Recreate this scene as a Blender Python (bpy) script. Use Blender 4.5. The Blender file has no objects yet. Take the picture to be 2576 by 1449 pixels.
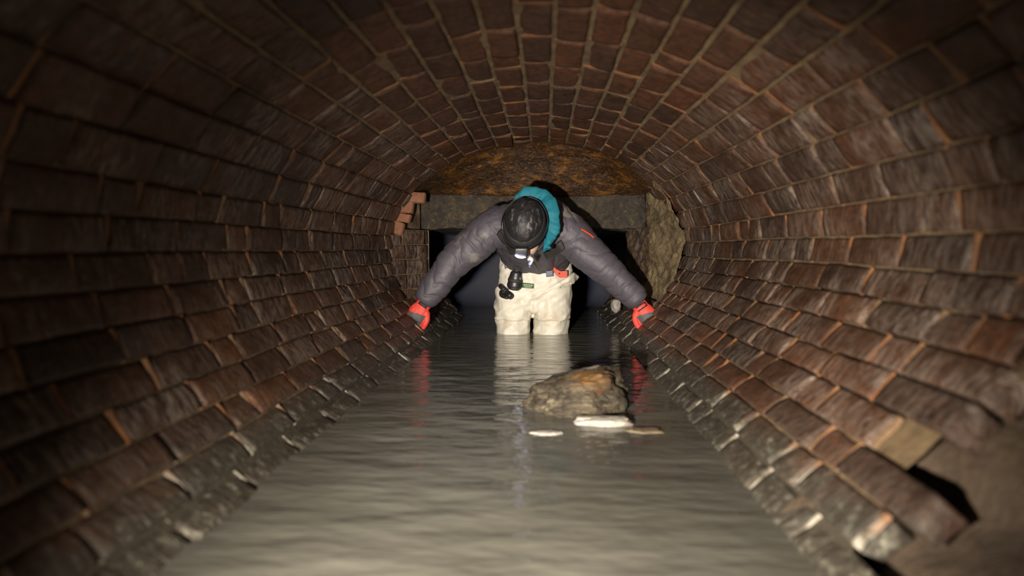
import bpy, bmesh, math, random
from mathutils import Vector, Matrix, noise as mnoise
random.seed(7)
PI = math.pi
S = bpy.context.scene
C = S.collection
WZ = 0.0            # water level
CAM = Vector((0, 0, 0.45))
F = 1717.0

# ------------------------------------------------------------------ camera
cd = bpy.data.cameras.new('camera'); cam = bpy.data.objects.new('camera', cd); C.objects.link(cam)
cd.sensor_width = 36; cd.lens = F / 2576 * 36
cam.location = CAM
cam.rotation_euler = (math.radians(90) - math.atan(102 / F), 0, math.atan(82 / F))
cd.clip_start = 0.01
cd.dof.use_dof = True; cd.dof.focus_distance = 3.25; cd.dof.aperture_fstop = 1.75
S.camera = cam
RM = cam.rotation_euler.to_matrix()

def at(px, py, Y):
    """point at depth Y along the tunnel seen at photo pixel px, py"""
    d = RM @ Vector((px - 1288, -(py - 724.5), -F))
    return CAM + d * (Y / d.y)

def fbm(p, o=3):
    return mnoise.fractal(p, 0.9, 2.1, o, noise_basis='PERLIN_ORIGINAL')
def nz(p): return mnoise.noise(p)
def sstep(a, b, x):
    t = max(0, min(1, (x - a) / (b - a))); return t * t * (3 - 2 * t)

# ------------------------------------------------------------------ materials
def new_mat(name):
    m = bpy.data.materials.new(name); m.use_nodes = True
    nt = m.node_tree; nt.nodes.clear()
    out = nt.nodes.new('ShaderNodeOutputMaterial'); b = nt.nodes.new('ShaderNodeBsdfPrincipled')
    nt.links.new(b.outputs[0], out.inputs[0])
    return m, nt, b
class G:
    """tiny node-graph helper"""
    def __init__(s, nt): s.nt = nt; s.L = nt.links.new
    def pos(s): return s.nt.nodes.new('ShaderNodeNewGeometry').outputs['Position']
    def scale(s, v, sc):
        n = s.nt.nodes.new('ShaderNodeMapping'); n.inputs['Scale'].default_value = sc; s.L(v, n.inputs[0]); return n.outputs[0]
    def noise(s, v, sc, det=4, rough=.6, dist=0):
        n = s.nt.nodes.new('ShaderNodeTexNoise'); s.L(v, n.inputs['Vector'])
        n.inputs['Scale'].default_value = sc; n.inputs['Detail'].default_value = det
        n.inputs['Roughness'].default_value = rough; n.inputs['Distortion'].default_value = dist
        return n.outputs[0]
    def ramp(s, f, stops):
        n = s.nt.nodes.new('ShaderNodeValToRGB'); s.L(f, n.inputs[0]); e = n.color_ramp.elements
        while len(e) < len(stops): e.new(.5)
        for k, (p, c) in enumerate(stops):
            e[k].position = p; e[k].color = (c, c, c, 1) if isinstance(c, (int, float)) else (*c, 1)
        return n.outputs[0]
    def mix(s, f, a, b, mode='MIX'):
        n = s.nt.nodes.new('ShaderNodeMix'); n.data_type = 'RGBA'; n.blend_type = mode
        for i, v in ((0, f), (6, a), (7, b)):
            if isinstance(v, (int, float)): n.inputs[i].default_value = v if i == 0 else (v, v, v, 1)
            elif isinstance(v, tuple): n.inputs[i].default_value = (*v, 1)
            else: s.L(v, n.inputs[i])
        return n.outputs[2]
    def math(s, op, a, b=None, clamp=False):
        n = s.nt.nodes.new('ShaderNodeMath'); n.operation = op; n.use_clamp = clamp
        for i, v in ((0, a), (1, b)):
            if v is None: continue
            if isinstance(v, (int, float)): n.inputs[i].default_value = v
            else: s.L(v, n.inputs[i])
        return n.outputs[0]
    def maprange(s, v, a, b, c=0, d=1):
        n = s.nt.nodes.new('ShaderNodeMapRange'); n.interpolation_type = 'SMOOTHSTEP'; s.L(v, n.inputs[0])
        for i, q in enumerate((a, b, c, d)): n.inputs[i + 1].default_value = q
        return n.outputs[0]
    def attr(s, name):
        n = s.nt.nodes.new('ShaderNodeAttribute'); n.attribute_name = name
        q = s.nt.nodes.new('ShaderNodeSeparateColor'); s.L(n.outputs[0], q.inputs[0]); return q.outputs
    def sepz(s, v):
        q = s.nt.nodes.new('ShaderNodeSeparateXYZ'); s.L(v, q.inputs[0]); return q.outputs
    def bump(s, h, b, st=.4, dist=.01):
        n = s.nt.nodes.new('ShaderNodeBump'); n.inputs['Strength'].default_value = st; n.inputs['Distance'].default_value = dist
        s.L(h, n.inputs['Height']); s.L(n.outputs[0], b.inputs['Normal']); return n

def brick_mat():
    m, nt, b = new_mat('wet_sewer_brick'); g = G(nt); p = g.pos(); R, Gn, B = g.attr('tint')[:3]
    n1 = g.noise(p, 9, 5, .65); n2 = g.noise(p, 70, 4, .7)
    f = g.math('ADD', g.math('MULTIPLY', R, .52), g.math('MULTIPLY', n1, .50))
    col = g.ramp(f, [(.12, (.034, .022, .017)), (.4, (.072, .037, .023)), (.70, (.120, .053, .027)), (.97, (.22, .088, .036))])
    col = g.mix(g.math('MULTIPLY', n2, .7), col, g.mix(1.0, col, (.55, .5, .5), 'MULTIPLY'))
    col = g.mix(g.math('MULTIPLY', Gn, .55), col, g.mix(1.0, col, (1.35, 1.0, .62), 'MULTIPLY'))
    mo = g.noise(g.scale(p, (1.6, 1, 1.6)), 27, 5, .75, .5)
    col = g.mix(g.maprange(mo, .40, .62, .75, 0), col, g.mix(1.0, col, (.38, .36, .36), 'MULTIPLY'))
    # grey lime film plus painted sheen, streaked around the bore
    st = g.noise(g.scale(p, (7, 22, 7)), 3.0, 5, .75, .8)
    mk = g.math('MULTIPLY', g.maprange(st, .42, .64), B)
    mk = g.math('MULTIPLY', mk, g.maprange(g.noise(p, 5, 3), .36, .56))
    col = g.mix(g.math('MULTIPLY', mk, .85, True), col, (.25, .205, .175))
    # algae and scale at the tide line
    z = g.sepz(p)[2]
    zz = g.math('ADD', z, g.math('MULTIPLY', g.math('SUBTRACT', n1, .5), .12))
    sl = g.maprange(zz, .11, .045)
    slc = g.ramp(g.noise(p, 38, 5, .75), [(.36, (.028, .025, .020)), (.55, (.060, .056, .044)), (.70, (.30, .29, .24))])
    col = g.mix(g.math('MULTIPLY', sl, .9), col, slc)
    g.L(col, b.inputs['Base Color'])
    g.L(g.maprange(n1, .3, .7, .34, .62), b.inputs['Roughness'])
    b.inputs['Specular IOR Level'].default_value = .45
    h = g.math('ADD', g.math('MULTIPLY', st, .9), g.math('MULTIPLY', n2, .6))
    g.bump(h, b, .8, .010)
    return m
def mortar_mat():
    m, nt, b = new_mat('mortar'); g = G(nt); p = g.pos(); R, Gn, B = g.attr('tint')[:3]
    n1 = g.noise(p, 14, 5, .7); n2 = g.noise(p, 120, 3)
    tan = g.ramp(n1, [(.25, (.060, .040, .024)), (.55, (.17, .12, .068)), (.8, (.24, .18, .11))])
    org = g.ramp(n1, [(.25, (.10, .042, .018)), (.6, (.22, .095, .038)), (.85, (.28, .17, .09))])
    col = g.mix(R, tan, org)
    z = g.sepz(p)[2]; zz = g.math('ADD', z, g.math('MULTIPLY', g.math('SUBTRACT', n1, .5), .10))
    sl = g.maprange(zz, .10, .05)
    slc = g.mix(R, (.045, .040, .030), g.ramp(g.noise(p, 30, 4, .7), [(.38, (.07, .065, .05)), (.58, (.45, .43, .37))]))
    col = g.mix(g.math('MULTIPLY', sl, .9), col, slc)
    g.L(col, b.inputs['Base Color']); b.inputs['Roughness'].default_value = .7
    g.bump(g.math('ADD', n1, g.math('MULTIPLY', n2, .4)), b, .7, .008)
    return m
def rough_mat(name, stops, sc=8, rough=.6, bsc=60, bst=.8, bd=.01, stretch=None, spec=.5, det=6, fine=.35):
    m, nt, b = new_mat(name); g = G(nt); p = g.pos()
    if stretch: p = g.scale(p, stretch)
    n1 = g.noise(p, sc, det, .65, .3); n2 = g.noise(p, bsc, 5, .7)
    g.L(g.mix(fine, g.ramp(n1, stops), g.ramp(n2, stops)), b.inputs['Base Color'])
    b.inputs['Roughness'].default_value = rough; b.inputs['Specular IOR Level'].default_value = spec
    g.bump(g.math('ADD', n1, g.math('MULTIPLY', n2, .5)), b, bst, bd)
    return m
def plain_mat(name, col, rough=.5, bsc=80, bst=.15, metallic=0, var=.25):
    m, nt, b = new_mat(name); g = G(nt); p = g.pos()
    n = g.noise(p, bsc, 4); d = tuple(c * (1 - var) for c in col)
    g.L(g.mix(n, d, tuple(min(1, c * (1 + var)) for c in col)), b.inputs['Base Color'])
    b.inputs['Roughness'].default_value = rough; b.inputs['Metallic'].default_value = metallic
    g.bump(n, b, bst, .003)
    return m
def cloth_mat(name, col, mudcol, rough, wave=420, mudamt=1.0, base_mud=(.56, .72), sheen=0):
    """woven cloth with dried mud; 'mud' attribute raises the mud locally"""
    m, nt, b = new_mat(name); g = G(nt); p = g.pos(); R = g.attr('mud')[0]
    n1 = g.noise(p, 11, 6, .7, .4); n2 = g.noise(p, 45, 4, .7); n3 = g.noise(p, wave, 2)
    col1 = g.mix(n2, tuple(c * .8 for c in col), tuple(min(1, c * 1.15) for c in col))
    k = g.math('ADD', g.math('MULTIPLY', n1, .75), g.math('MULTIPLY', n2, .25))
    mk = g.maprange(g.math('ADD', k, g.math('MULTIPLY', R, .26)), base_mud[0], base_mud[1])
    col2 = g.mix(g.math('MULTIPLY', mk, mudamt), col1, mudcol)
    g.L(col2, b.inputs['Base Color']); b.inputs['Roughness'].default_value = rough
    g.bump(g.math('ADD', g.math('MULTIPLY', n3, .35), n2), b, .25, .004)
    return m

MB_ = brick_mat(); MM = mortar_mat()
M_crust = rough_mat('iron_crust', [(.32, (.010, .007, .006)), (.46, (.032, .016, .007)), (.55, (.085, .036, .008)), (.63, (.30, .125, .014)), (.76, (.40, .21, .05)), (.9, (.06, .05, .04))], 10, .2, 70, .8, .03, spec=.55, fine=.5)
M_stone = rough_mat('lintel_stone', [(.28, (.012, .010, .009)), (.45, (.034, .028, .023)), (.58, (.065, .050, .034)), (.70, (.22, .15, .07)), (.85, (.30, .24, .17))], 11, .5, 48, 1, .03, fine=.55)
M_render = rough_mat('tan_render', [(.28, (.030, .020, .012)), (.45, (.10, .070, .036)), (.60, (.19, .140, .072)), (.80, (.29, .22, .125))], 12, .75, 55, 1, .015)
M_streak = rough_mat('streaked_render', [(.28, (.022, .014, .010)), (.5, (.060, .036, .022)), (.7, (.13, .090, .050))], 9, .6, 50, .8, .01, stretch=(1.6, 1.6, .35))
M_rock = rough_mat('river_stone', [(.22, (.035, .030, .024)), (.42, (.12, .095, .065)), (.58, (.26, .21, .14)), (.74, (.40, .25, .09)), (.88, (.60, .56, .47))], 7, .45, 55, 1, .012, stretch=(.8, .8, 2.2))
M_white = rough_mat('pale_stone', [(.3, (.20, .18, .15)), (.6, (.42, .39, .35)), (.8, (.58, .55, .50))], 16, .4, 60, .8, .01)
M_silt = rough_mat('silt_bed', [(.3, (.05, .045, .035)), (.7, (.10, .09, .07))], 6, .8)
M_recess = rough_mat('smeared_cement', [(.3, (.026, .018, .013)), (.5, (.068, .048, .033)), (.7, (.13, .092, .058))], 4, .7, 30, .8, .02)

def deep_brick_mat():
    m, nt, b = new_mat('passage_brick'); g = G(nt)
    n = nt.nodes.new('ShaderNodeTexBrick'); tc = nt.nodes.new('ShaderNodeTexCoord')
    g.L(tc.outputs['UV'], n.inputs['Vector'])
    n.inputs['Color1'].default_value = (.07, .035, .024, 1); n.inputs['Color2'].default_value = (.05, .028, .022, 1)
    n.inputs['Mortar'].default_value = (.05, .04, .03, 1); n.inputs['Scale'].default_value = 1
    n.inputs['Brick Width'].default_value = .235; n.inputs['Row Height'].default_value = .083; n.inputs['Mortar Size'].default_value = .006
    g.L(n.outputs[0], b.inputs['Base Color']); b.inputs['Roughness'].default_value = .7
    h = nt.nodes.new('ShaderNodeMath'); h.operation = 'SUBTRACT'; h.inputs[0].default_value = 1; g.L(n.outputs[1], h.inputs[1])
    g.bump(h.outputs[0], b, .6, .01)
    return m
M_deep = deep_brick_mat()

# ------------------------------------------------------------------ object helpers
def link(name, me, mats, parent=None):
    o = bpy.data.objects.new(name, me); C.objects.link(o)
    for m in (mats if isinstance(mats, (list, tuple)) else [mats]): me.materials.append(m)
    if parent: o.parent = parent
    return o
def tag(o, label, cat, group=None, kind=None):
    if label: o['label'] = label
    if cat: o['category'] = cat
    if group: o['group'] = group
    if kind: o['kind'] = kind
    return o
def struct(o, label=None):
    o['kind'] = 'structure'
    if label: o['label'] = label
    return o
class MB:
    def __init__(s): s.v = []; s.f = []; s.mi = []; s.t = []
    def add(s, vs, fs, mi=0, tint=(0, 0, 0)):
        o = len(s.v); s.v += [tuple(v) for v in vs]; s.t += [tint] * len(vs)
        s.f += [tuple(i + o for i in f) for f in fs]; s.mi += [mi] * len(fs)
    def grid(s, P, mi=0, tint=(0, 0, 0), flip=False):
        n, m = len(P), len(P[0]); vs = [p for r in P for p in r]; fs = []
        for i in range(n - 1):
            for j in range(m - 1):
                q = (i * m + j, i * m + j + 1, (i + 1) * m + j + 1, (i + 1) * m + j)
                fs.append(q[::-1] if flip else q)
        s.add(vs, fs, mi, tint)
    def mesh(s, name, smooth=True, attr='tint'):
        me = bpy.data.meshes.new(name); me.from_pydata(s.v, [], s.f); me.update()
        me.polygons.foreach_set('material_index', s.mi)
        if smooth: me.polygons.foreach_set('use_smooth', [True] * len(s.f))
        a = me.color_attributes.new(attr, 'FLOAT_COLOR', 'POINT')
        a.data.foreach_set('color', [c for t in s.t for c in (*t, 1)])
        return me

# ------------------------------------------------------------------ the bore: profile
XC, AXZ = -.04, CAM.z
def prof(t, Y):
    """t: angle, 0 = right spring line, 90 = crown, 180 = left. returns x, z"""
    c, s = math.cos(t), math.sin(t)
    a = .70
    if s < 0 and c > 0: a = .70 - .115 * sstep(0, .75, -s)
    if s < 0 and c < 0: a = .70 - .005 * -s
    bl = math.sin(PI * max(0, min(1, (Y - .3) / 3.0)))
    a *= 1 + .065 * bl * (1 - .75 * abs(s))
    b = .495 if s > 0 else .62
    b *= 1 + .02 * bl
    return XC + a * c, AXZ + b * s
# arc-length table, from lower left (t=238deg) over the crown to lower right (t=-58deg)
T0, T1, NT = math.radians(232), math.radians(-52), 900
ts, ss = [], []
acc = 0; last = None
for k in range(NT + 1):
    t = T0 + (T1 - T0) * k / NT; p = Vector(prof(t, 1.7))
    if last is not None: acc += (p - last).length
    ts.append(t); ss.append(acc); last = p
LEN = acc
def t_of(s):
    s = max(0, min(LEN, s)); lo, hi = 0, NT
    while hi - lo > 1:
        mid = (lo + hi) // 2
        if ss[mid] <= s: lo = mid
        else: hi = mid
    return ts[lo] + (ts[hi] - ts[lo]) * (s - ss[lo]) / max(1e-9, ss[hi] - ss[lo])
def surf(s, Y, d=0.0):
    t = t_of(s); x, z = prof(t, Y); x2, z2 = prof(t - .004, Y); x1, z1 = prof(t + .004, Y)
    T = Vector((x2 - x1, 0, z2 - z1)).normalized(); N = Vector((T.z, 0, -T.x))
    if N.dot(Vector((XC - x, 0, AXZ - z))) < 0: N = -N
    return Vector((x, Y, z)) + N * d, T, N

def brick(mb, corners, N, T, A, tint, nu=6, nv=4, depth=.05, rough=.0017, jit=.0028, rot=0, off=0):
    """corners: p00,p10 (along A) p11,p01 ; face toward N"""
    p00, p10, p11, p01 = corners
    seed = Vector((random.uniform(-50, 50), random.uniform(-50, 50), random.uniform(-50, 50)))
    P = []
    for j in range(nv + 1):
        v = j / nv; row = []
        for i in range(nu + 1):
            u = i / nu
            p = p00.lerp(p10, u).lerp(p01.lerp(p11, u), v)
            eu = min(u, 1 - u) * nu; ev = min(v, 1 - v) * nv
            edge = eu < .5 or ev < .5
            h = off + rot * (v - .5)
            h += rough * 1.6 * nz(p * 24 + seed) + .0028 * nz(p * 9 + seed)
            if edge: h -= .0026 + .003 * max(0, nz(p * 30 - seed))
            if eu < .5 and ev < .5: h -= .002
            q = p + N * h
            if edge:
                q += T * (jit * nz(p * 26 + seed * 2)) + A * (jit * nz(p * 26 - seed * 3))
            row.append(q)
        P.append(row)
    # pull second rows toward the edge so the face stays flat with a worn arris
    for row in P:
        row[1] = row[0].lerp(row[1], .42); row[-2] = row[-1].lerp(row[-2], .42)
    for i in range(nu + 1):
        P[1][i] = P[0][i].lerp(P[1][i], .45); P[-2][i] = P[-1][i].lerp(P[-2][i], .45)
    flat = [p for r in P for p in r]; w = nu + 1
    ring = [i for i in range(w)] + [w * j + nu for j in range(1, nv + 1)] + [w * nv + i for i in range(nu - 1, -1, -1)] + [w * j for j in range(nv - 1, 0, -1)]
    base = len(flat)
    back = [flat[i] - N * depth for i in ring]
    fs = [(w * j + i, w * j + i + 1, w * (j + 1) + i + 1, w * (j + 1) + i) for j in range(nv) for i in range(nu)]
    R = len(ring)
    fs += [(ring[(k + 1) % R], ring[k], base + k, base + (k + 1) % R) for k in range(R)]
    # orient
    n = (P[0][-1] - P[0][0]).cross(P[-1][0] - P[0][0])
    if n.dot(N) < 0: fs = [f[::-1] for f in fs]
    mb.add(flat + back, fs, 0, tint)

def slab(mb, c, A, T, N, la, lt, dep, mi, tint):
    """small rough mortar pad: face at c, half sizes la (A), lt (T)"""
    vs = []
    for j in range(5):
        for i in range(4):
            u, v = i / 3 * 2 - 1, j / 4 * 2 - 1
            q = c + A * (u * la * (1 + .35 * nz(c * 7 + Vector((v * 2, 0, 0))))) + T * v * lt
            q += N * (.003 * nz(q * 45) - (.006 if abs(u) > .9 else 0)); vs.append(q)
    fs = [(4 * j + i, 4 * j + i + 1, 4 * j + i + 5, 4 * j + i + 4) for j in range(4) for i in range(3)]
    n = (vs[3] - vs[0]).cross(vs[16] - vs[0])
    if n.dot(N) < 0: fs = [f[::-1] for f in fs]
    mb.add(vs, fs, mi, tint)

def pitch_at(s_):
    t = t_of(s_); return .066 + .017 * sstep(.05, .38, math.sin(t))
CS = [0.0]
while CS[-1] < LEN - .03: CS.append(CS[-1] + pitch_at(CS[-1] + .035))
CS = [c * LEN / CS[-1] for c in CS]; NCOURSE = len(CS) - 1
AY = Vector((0, 1, 0))
END = 3.30
sec = {'left': MB(), 'top': MB(), 'right': MB()}
def section(s):
    t = math.degrees(t_of(s)); return 'top' if 42 < t < 138 else ('left' if t >= 138 else 'right')
def in_recess(p):     # the broken-out pocket low on the right, near the camera
    r = p.z - AXZ
    return p.x > 0 and r < -.175 and p.y < .985 + .05 * nz(p * 5) - .12 * sstep(-.3, -.5, r)
for ci in range(NCOURSE):
    s0, s1 = CS[ci], CS[ci + 1]; sm = (s0 + s1) / 2
    tdeg = math.degrees(t_of(sm)); pm, T, N = surf(sm, 1.7)
    relz = pm.z - AXZ; side = abs(math.cos(math.radians(tdeg)))
    low = relz < -.27
    right = pm.x > 0
    yend = (4.85 if right else 4.45) if low else END + .03 * nz(Vector((ci * .7, 3, 0))) + .28 * sstep(8, 20, tdeg) * sstep(52, 36, tdeg)
    mb = sec[section(sm)]
    y = -.75 + random.uniform(0, .24)
    jog = random.uniform(0, 30)
    while y < yend - .06:
        L = random.choice([.235, .24, .23, .235, .245, .225, .115, .235])
        if side > .85 and random.random() < .15: L = .115
        y1 = min(y + L, yend)
        if yend - y1 < .06: y1 = yend
        # wandering bed joints
        def w(yy, k): return .007 * nz(Vector((yy * 1.7, (ci + k) * 9.3, jog * 0 + 4)))
        gap = .0062 - .0034 * sstep(.6, .85, side)
        gy = random.uniform(.004, .0085)
        def cn(ss_, yy, k): return surf(ss_ + w(yy, k), yy)[0]
        a0, a1, b1, b0 = cn(s0 + gap, y + gy, 0), cn(s0 + gap, y1 - gy, 0), cn(s1 - gap, y1 - gy, 1), cn(s1 - gap, y + gy, 1)
        ctr = (a0 + a1 + b0 + b1) / 4
        if not in_recess(ctr):
            _, Tb, Nb = surf(sm, (y + y1) / 2)
            r1 = random.random(); 
            if relz > .30: r1 = .15 + .75 * r1
            if -.42 < relz < -.18 and not low and random.random() < .5: r1 = .6 + .4 * r1
            if low and random.random() < .35: r1 = .65 + .35 * r1
            cal = (.25 + .75 * sstep(.45, .8, side)) * random.uniform(.4, 1) * (1 + .3 * sstep(1.8, 3.0, y))  # extra film towards the far end paints wall sheen into the colour
            if relz > .4: cal *= .35
            if relz < -.3: cal *= .4
            rot = random.gauss(0, .0035)
            # on the haunches the lower arris stands proud (courses step out)
            if relz < .12 and side > .5: rot += (.007 if not right else -.007) * (-1)
            brick(mb, (a0, a1, b1, b0), Nb, Tb, AY, (r1, sstep(.15, .8, math.sin(math.radians(tdeg))), cal), rot=rot, off=max(-.0008, random.gauss(.0012, .0018)))
        # cross joint
        c, Tb, Nb = surf(sm, y1, -.002 + random.uniform(-.003, .002))
        if not in_recess(c) and y1 < yend - .01:
            slab(mb, c, AY, Tb, Nb, gy * 1.1 + .001, (s1 - s0) * .47, 0, 1, (random.choice([1, 1, .9, .7, .25]), 0, 0))
        y = y1
# mortar bed shell behind the bricks (recessed more on the haunches)
NS = int(LEN / .016)
def shell(mb, k0, k1, y0, y1):
    ny = int((y1 - y0) / .03); P = []
    for k in range(k0, k1 + 1):
        s = LEN * k / NS; t = t_of(s); sd = abs(math.cos(t)); row = []
        for j in range(ny + 1):
            Y = y0 + (y1 - y0) * j / ny
            d = -.0054 - .011 * sstep(.72, .97, sd)
            p, T, N = surf(s, Y, d)
            p += N * (.0016 * nz(p * 31) + .0022 * nz(p * 8)); row.append(p)
        P.append(row)
    n = (P[0][1] - P[0][0]).cross(P[1][0] - P[0][0]); pm, T, N = surf(LEN * k0 / NS, y0)
    vs = [p for r in P for p in r]; m = ny + 1; fs = []
    for i in range(len(P) - 1):
        for j in range(ny):
            if in_recess(P[i][j]): continue
            q = (i * m + j, i * m + j + 1, (i + 1) * m + j + 1, (i + 1) * m + j)
            fs.append(q[::-1] if n.dot(N) < 0 else q)
    mb.add(vs, fs, 1, (.0, 0, 0))
runs = []; cur = None
for k in range(NS + 1):
    sc_ = section(LEN * k / NS)
    if sc_ != cur:
        runs.append([sc_, k, k]); cur = sc_
    runs[-1][2] = k
for nm, k0, k1 in runs:
    k0 = max(0, k0 - 1)
    shell(sec[nm], k0, k1, -.75, END)
# low courses running on past the end of the bore
def lowk(right):
    ks = [k for k in range(NS + 1) if surf(LEN * k / NS, 1.7)[0].z - AXZ < -.25 and (surf(LEN * k / NS, 1.7)[0].x > 0) == right]
    return min(ks), max(ks)
for rt, nm, ye in ((True, 'right', 4.85), (False, 'left', 4.45)):
    k0, k1 = lowk(rt); shell(sec[nm], k0, k1, END - .05, ye)

# left jamb: flat brick pier that narrows the bore to the opening
def patch_bricks(mb, O, U, V, N, lu, lv, pitch=.082, wob=.0, tr=(.1, .6), cal=.9):
    n = int(round(lv / pitch))
    for r in range(n):
        u = -random.uniform(0, .2)
        while u < lu:
            L = random.choice([.23, .11, .23]); ua, ub = max(u, 0), min(u + L, lu)
            if ub - ua > .03:
                z0, z1 = r * pitch + .003, (r + 1) * pitch - .003
                q = [O + U * (ua + .004) + V * z0, O + U * (ub - .004) + V * z0, O + U * (ub - .004) + V * z1, O + U * (ua + .004) + V * z1]
                brick(mb, q, N, V, U, (random.uniform(*tr), random.random(), cal * random.uniform(.5, 1)), off=random.gauss(0, .003), nu=5, nv=4)
            u += L
    P = [[O + U * (lu * i / 8) + V * (lv * j / 8) - N * .008 for j in range(9)] for i in range(9)]
    nn = (P[0][1] - P[0][0]).cross(P[1][0] - P[0][0]); mb.grid(P, 1, (.1, 0, 0), flip=nn.dot(N) < 0)
jl0 = at(984, 640, 3.28); jl1 = at(1080, 640, 3.60)
O = Vector((jl0.x, jl0.y, AXZ - .36)); U = Vector((jl1.x - jl0.x, jl1.y - jl0.y, 0)); lu = U.length; U.normalize()
Nj = Vector((U.y, -U.x, 0))
if Nj.x < 0: Nj = -Nj
patch_bricks(sec['left'], O, U, Vector((0, 0, 1)), Nj, lu, .45, pitch=.075, tr=(.3, .7), cal=1.0)
# return of the jamb at the far edge (thickness)
O2 = Vector((jl1.x, jl1.y, AXZ - .36)); patch_bricks(sec['left'], O2, Vector((-1, .05, 0)).normalized(), Vector((0, 0, 1)), Vector((.05, 1, 0)), .5, .45, pitch=.075)
wl = link('wall_left', sec['left'].mesh('wall_left'), [MB_, MM]); struct(wl, 'left side of the brick tunnel running down to the water')
wr = link('wall_right', sec['right'].mesh('wall_right'), [MB_, MM]); struct(wr, 'right side of the brick tunnel running down to the water')
ce = link('ceiling', sec['top'].mesh('ceiling'), [MB_, MM]); struct(ce, 'brick vault overhead with sandy mortar joints')

# rubbed orange brick ends beside the lintel
mb = MB()
def solid_brick(mb, c, ax, up, l, h, d, r1):
    ax = ax.normalized(); nn = ax.cross(up).normalized(); up = nn.cross(ax).normalized()
    if nn.y > 0: nn = -nn
    q = [c - ax * l / 2 - up * h / 2, c + ax * l / 2 - up * h / 2, c + ax * l / 2 + up * h / 2, c - ax * l / 2 + up * h / 2]
    brick(mb, q, nn, up, ax, (r1, .5, .1), depth=d, rough=.004, jit=.006)
for (px, py, w_, h_, ang, r1) in ((1036, 495, 62, 24, -4, 1.15), (1015, 519, 42, 32, -8, 1.1), (1012, 547, 36, 22, -10, .75), (994, 571, 38, 32, -18, .95)):
    Yb = 3.30; k = Yb / F; a = math.radians(ang)
    solid_brick(mb, at(px, py, Yb), Vector((math.cos(a), .1, math.sin(a))), Vector((0, 0, 1)), w_ * k, h_ * k, .12, r1)
P = []
for i in range(25):
    row = []
    for j in range(25):
        p = at(952 + 104 * i / 24, 470 + 130 * j / 24, 3.40 + .2 * i / 24); row.append(p + Vector((0, -1, 0)) * .02 * fbm(p * 14, 4))
    P.append(row)
mb.grid(P, 1)
tr = link('trim_1', mb.mesh('trim_1'), [rough_mat('rubbed_brick', [(.3, (.13, .055, .032)), (.55, (.25, .105, .055)), (.8, (.32, .19, .11))], 18, .75, 70, .8, .008), M_streak]); struct(tr, 'four broken orange brick ends beside the stone lintel')

# ------------------------------------------------------------------ end wall: crust, lintel, right jamb
mb = MB(); P = []
NU = 90; NV = 26
for i in range(NU + 1):
    u = i / NU
    t = math.radians(158 - 136 * u)
    x, z = prof(t, END - .03); top = Vector((x, END - .04, z)) + Vector((XC - x, 0, AXZ - z)).normalized() * -.012
    b0 = at(1040 + 620 * u, 488 + 6 * math.sin(u * 3), 3.66)
    row = []
    for j in range(NV + 1):
        v = j / NV; p = top.lerp(b0, v)
        p.z += .02 * math.sin(v * PI)
        p += Vector((0, -1, .2)) * (.022 * fbm(p * 9, 4) + .010 * fbm(p * 34, 3)) * min(1, v * 5 + .25)
        row.append(p)
    row.append(b0 + Vector((0, .3, .02)))
    P.append(row)
mb.grid(P, 0)
cr = link('wall_end', mb.mesh('wall_end'), [M_crust]); struct(cr, 'iron stained crusted face above the stone lintel')

def rough_box(mb, lo, hi, n=(24, 8, 8), amp=.008, fr=12, mi=0):
    bm = bmesh.new(); bmesh.ops.create_cube(bm, size=1)
    bmesh.ops.subdivide_edges(bm, edges=bm.edges[:], cuts=n[1], use_grid_fill=True)
    lo, hi = Vector(lo), Vector(hi)
    vs = []
    for v in bm.verts:
        f = [max(-.5, min(.5, c)) + .5 for c in v.co]
        # round the arrises
        p = Vector((lo.x + (hi.x - lo.x) * f[0], lo.y + (hi.y - lo.y) * f[1], lo.z + (hi.z - lo.z) * f[2]))
        e = sum(1 for c in f if c < .001 or c > .999)
        cen = (lo + hi) / 2
        if e >= 2: p += (cen - p).normalized() * amp * (.8 + .8 * nz(p * 20))
        p += Vector((nz(p * fr), nz(p * fr + Vector((9, 0, 0))), nz(p * fr + Vector((0, 9, 0))))) * amp
        vs.append(p)
    fs = [tuple(v.index for v in f.verts) for f in bm.faces]
    bm.free(); mb.add(vs, fs, mi)
mb = MB()
a = at(1026, 576, 3.68); b = at(1626, 489, 3.68)
rough_box(mb, (a.x, 3.68, a.z), (b.x, 3.98, b.z + .02), n=(1, 30, 1), amp=.011, fr=9)
li = link('lintel', mb.mesh('lintel'), [M_stone]); struct(li, 'rough grey stone lintel across the low opening')

mb = MB(); P = []
for i in range(101):
    u = i / 100
    pt = at(1716, 640, 3.26).lerp(at(1578, 640, 3.95), u)
    row = []
    for j in range(91):
        v = j / 90
        p = Vector((pt.x, pt.y, AXZ - .37 + .71 * v))
        if u < .08 or u > .0:  # follow the bore near its edge
            x, z = prof(math.radians(-38 + 76 * v), END); q = Vector((x + .01, END - .05, z))
            p = q.lerp(p, sstep(0, .35, u))
            p.z = AXZ - .37 + .71 * v if u > .35 else p.z
        k = 1 - sstep(.45, .6, u)
        p += Vector((-.9, -.4, 0)) * (.024 * fbm(p * 8, 4) * (1 if u < .95 else 0) + .020 * fbm(Vector((p.x * 26, p.y * 26, p.z * 15)), 4) + .022 * k)
        row.append(p)
    P.append(row)
mb.grid([r for r in P[:56]], 0); mb.grid([r for r in P[55:]], 1)
j1 = at(1578, 640, 3.95)
mb.grid([[Vector((j1.x, j1.y, AXZ - .37)), Vector((j1.x, j1.y, AXZ + .23))], [Vector((j1.x + .5, j1.y + .03, AXZ - .37)), Vector((j1.x + .5, j1.y + .03, AXZ + .23))]], 1)
jr = link('wall_jamb_right', mb.mesh('wall_jamb_right'), [M_render, M_streak]); struct(jr, 'rough tan cement jamb right of the low opening')

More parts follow.
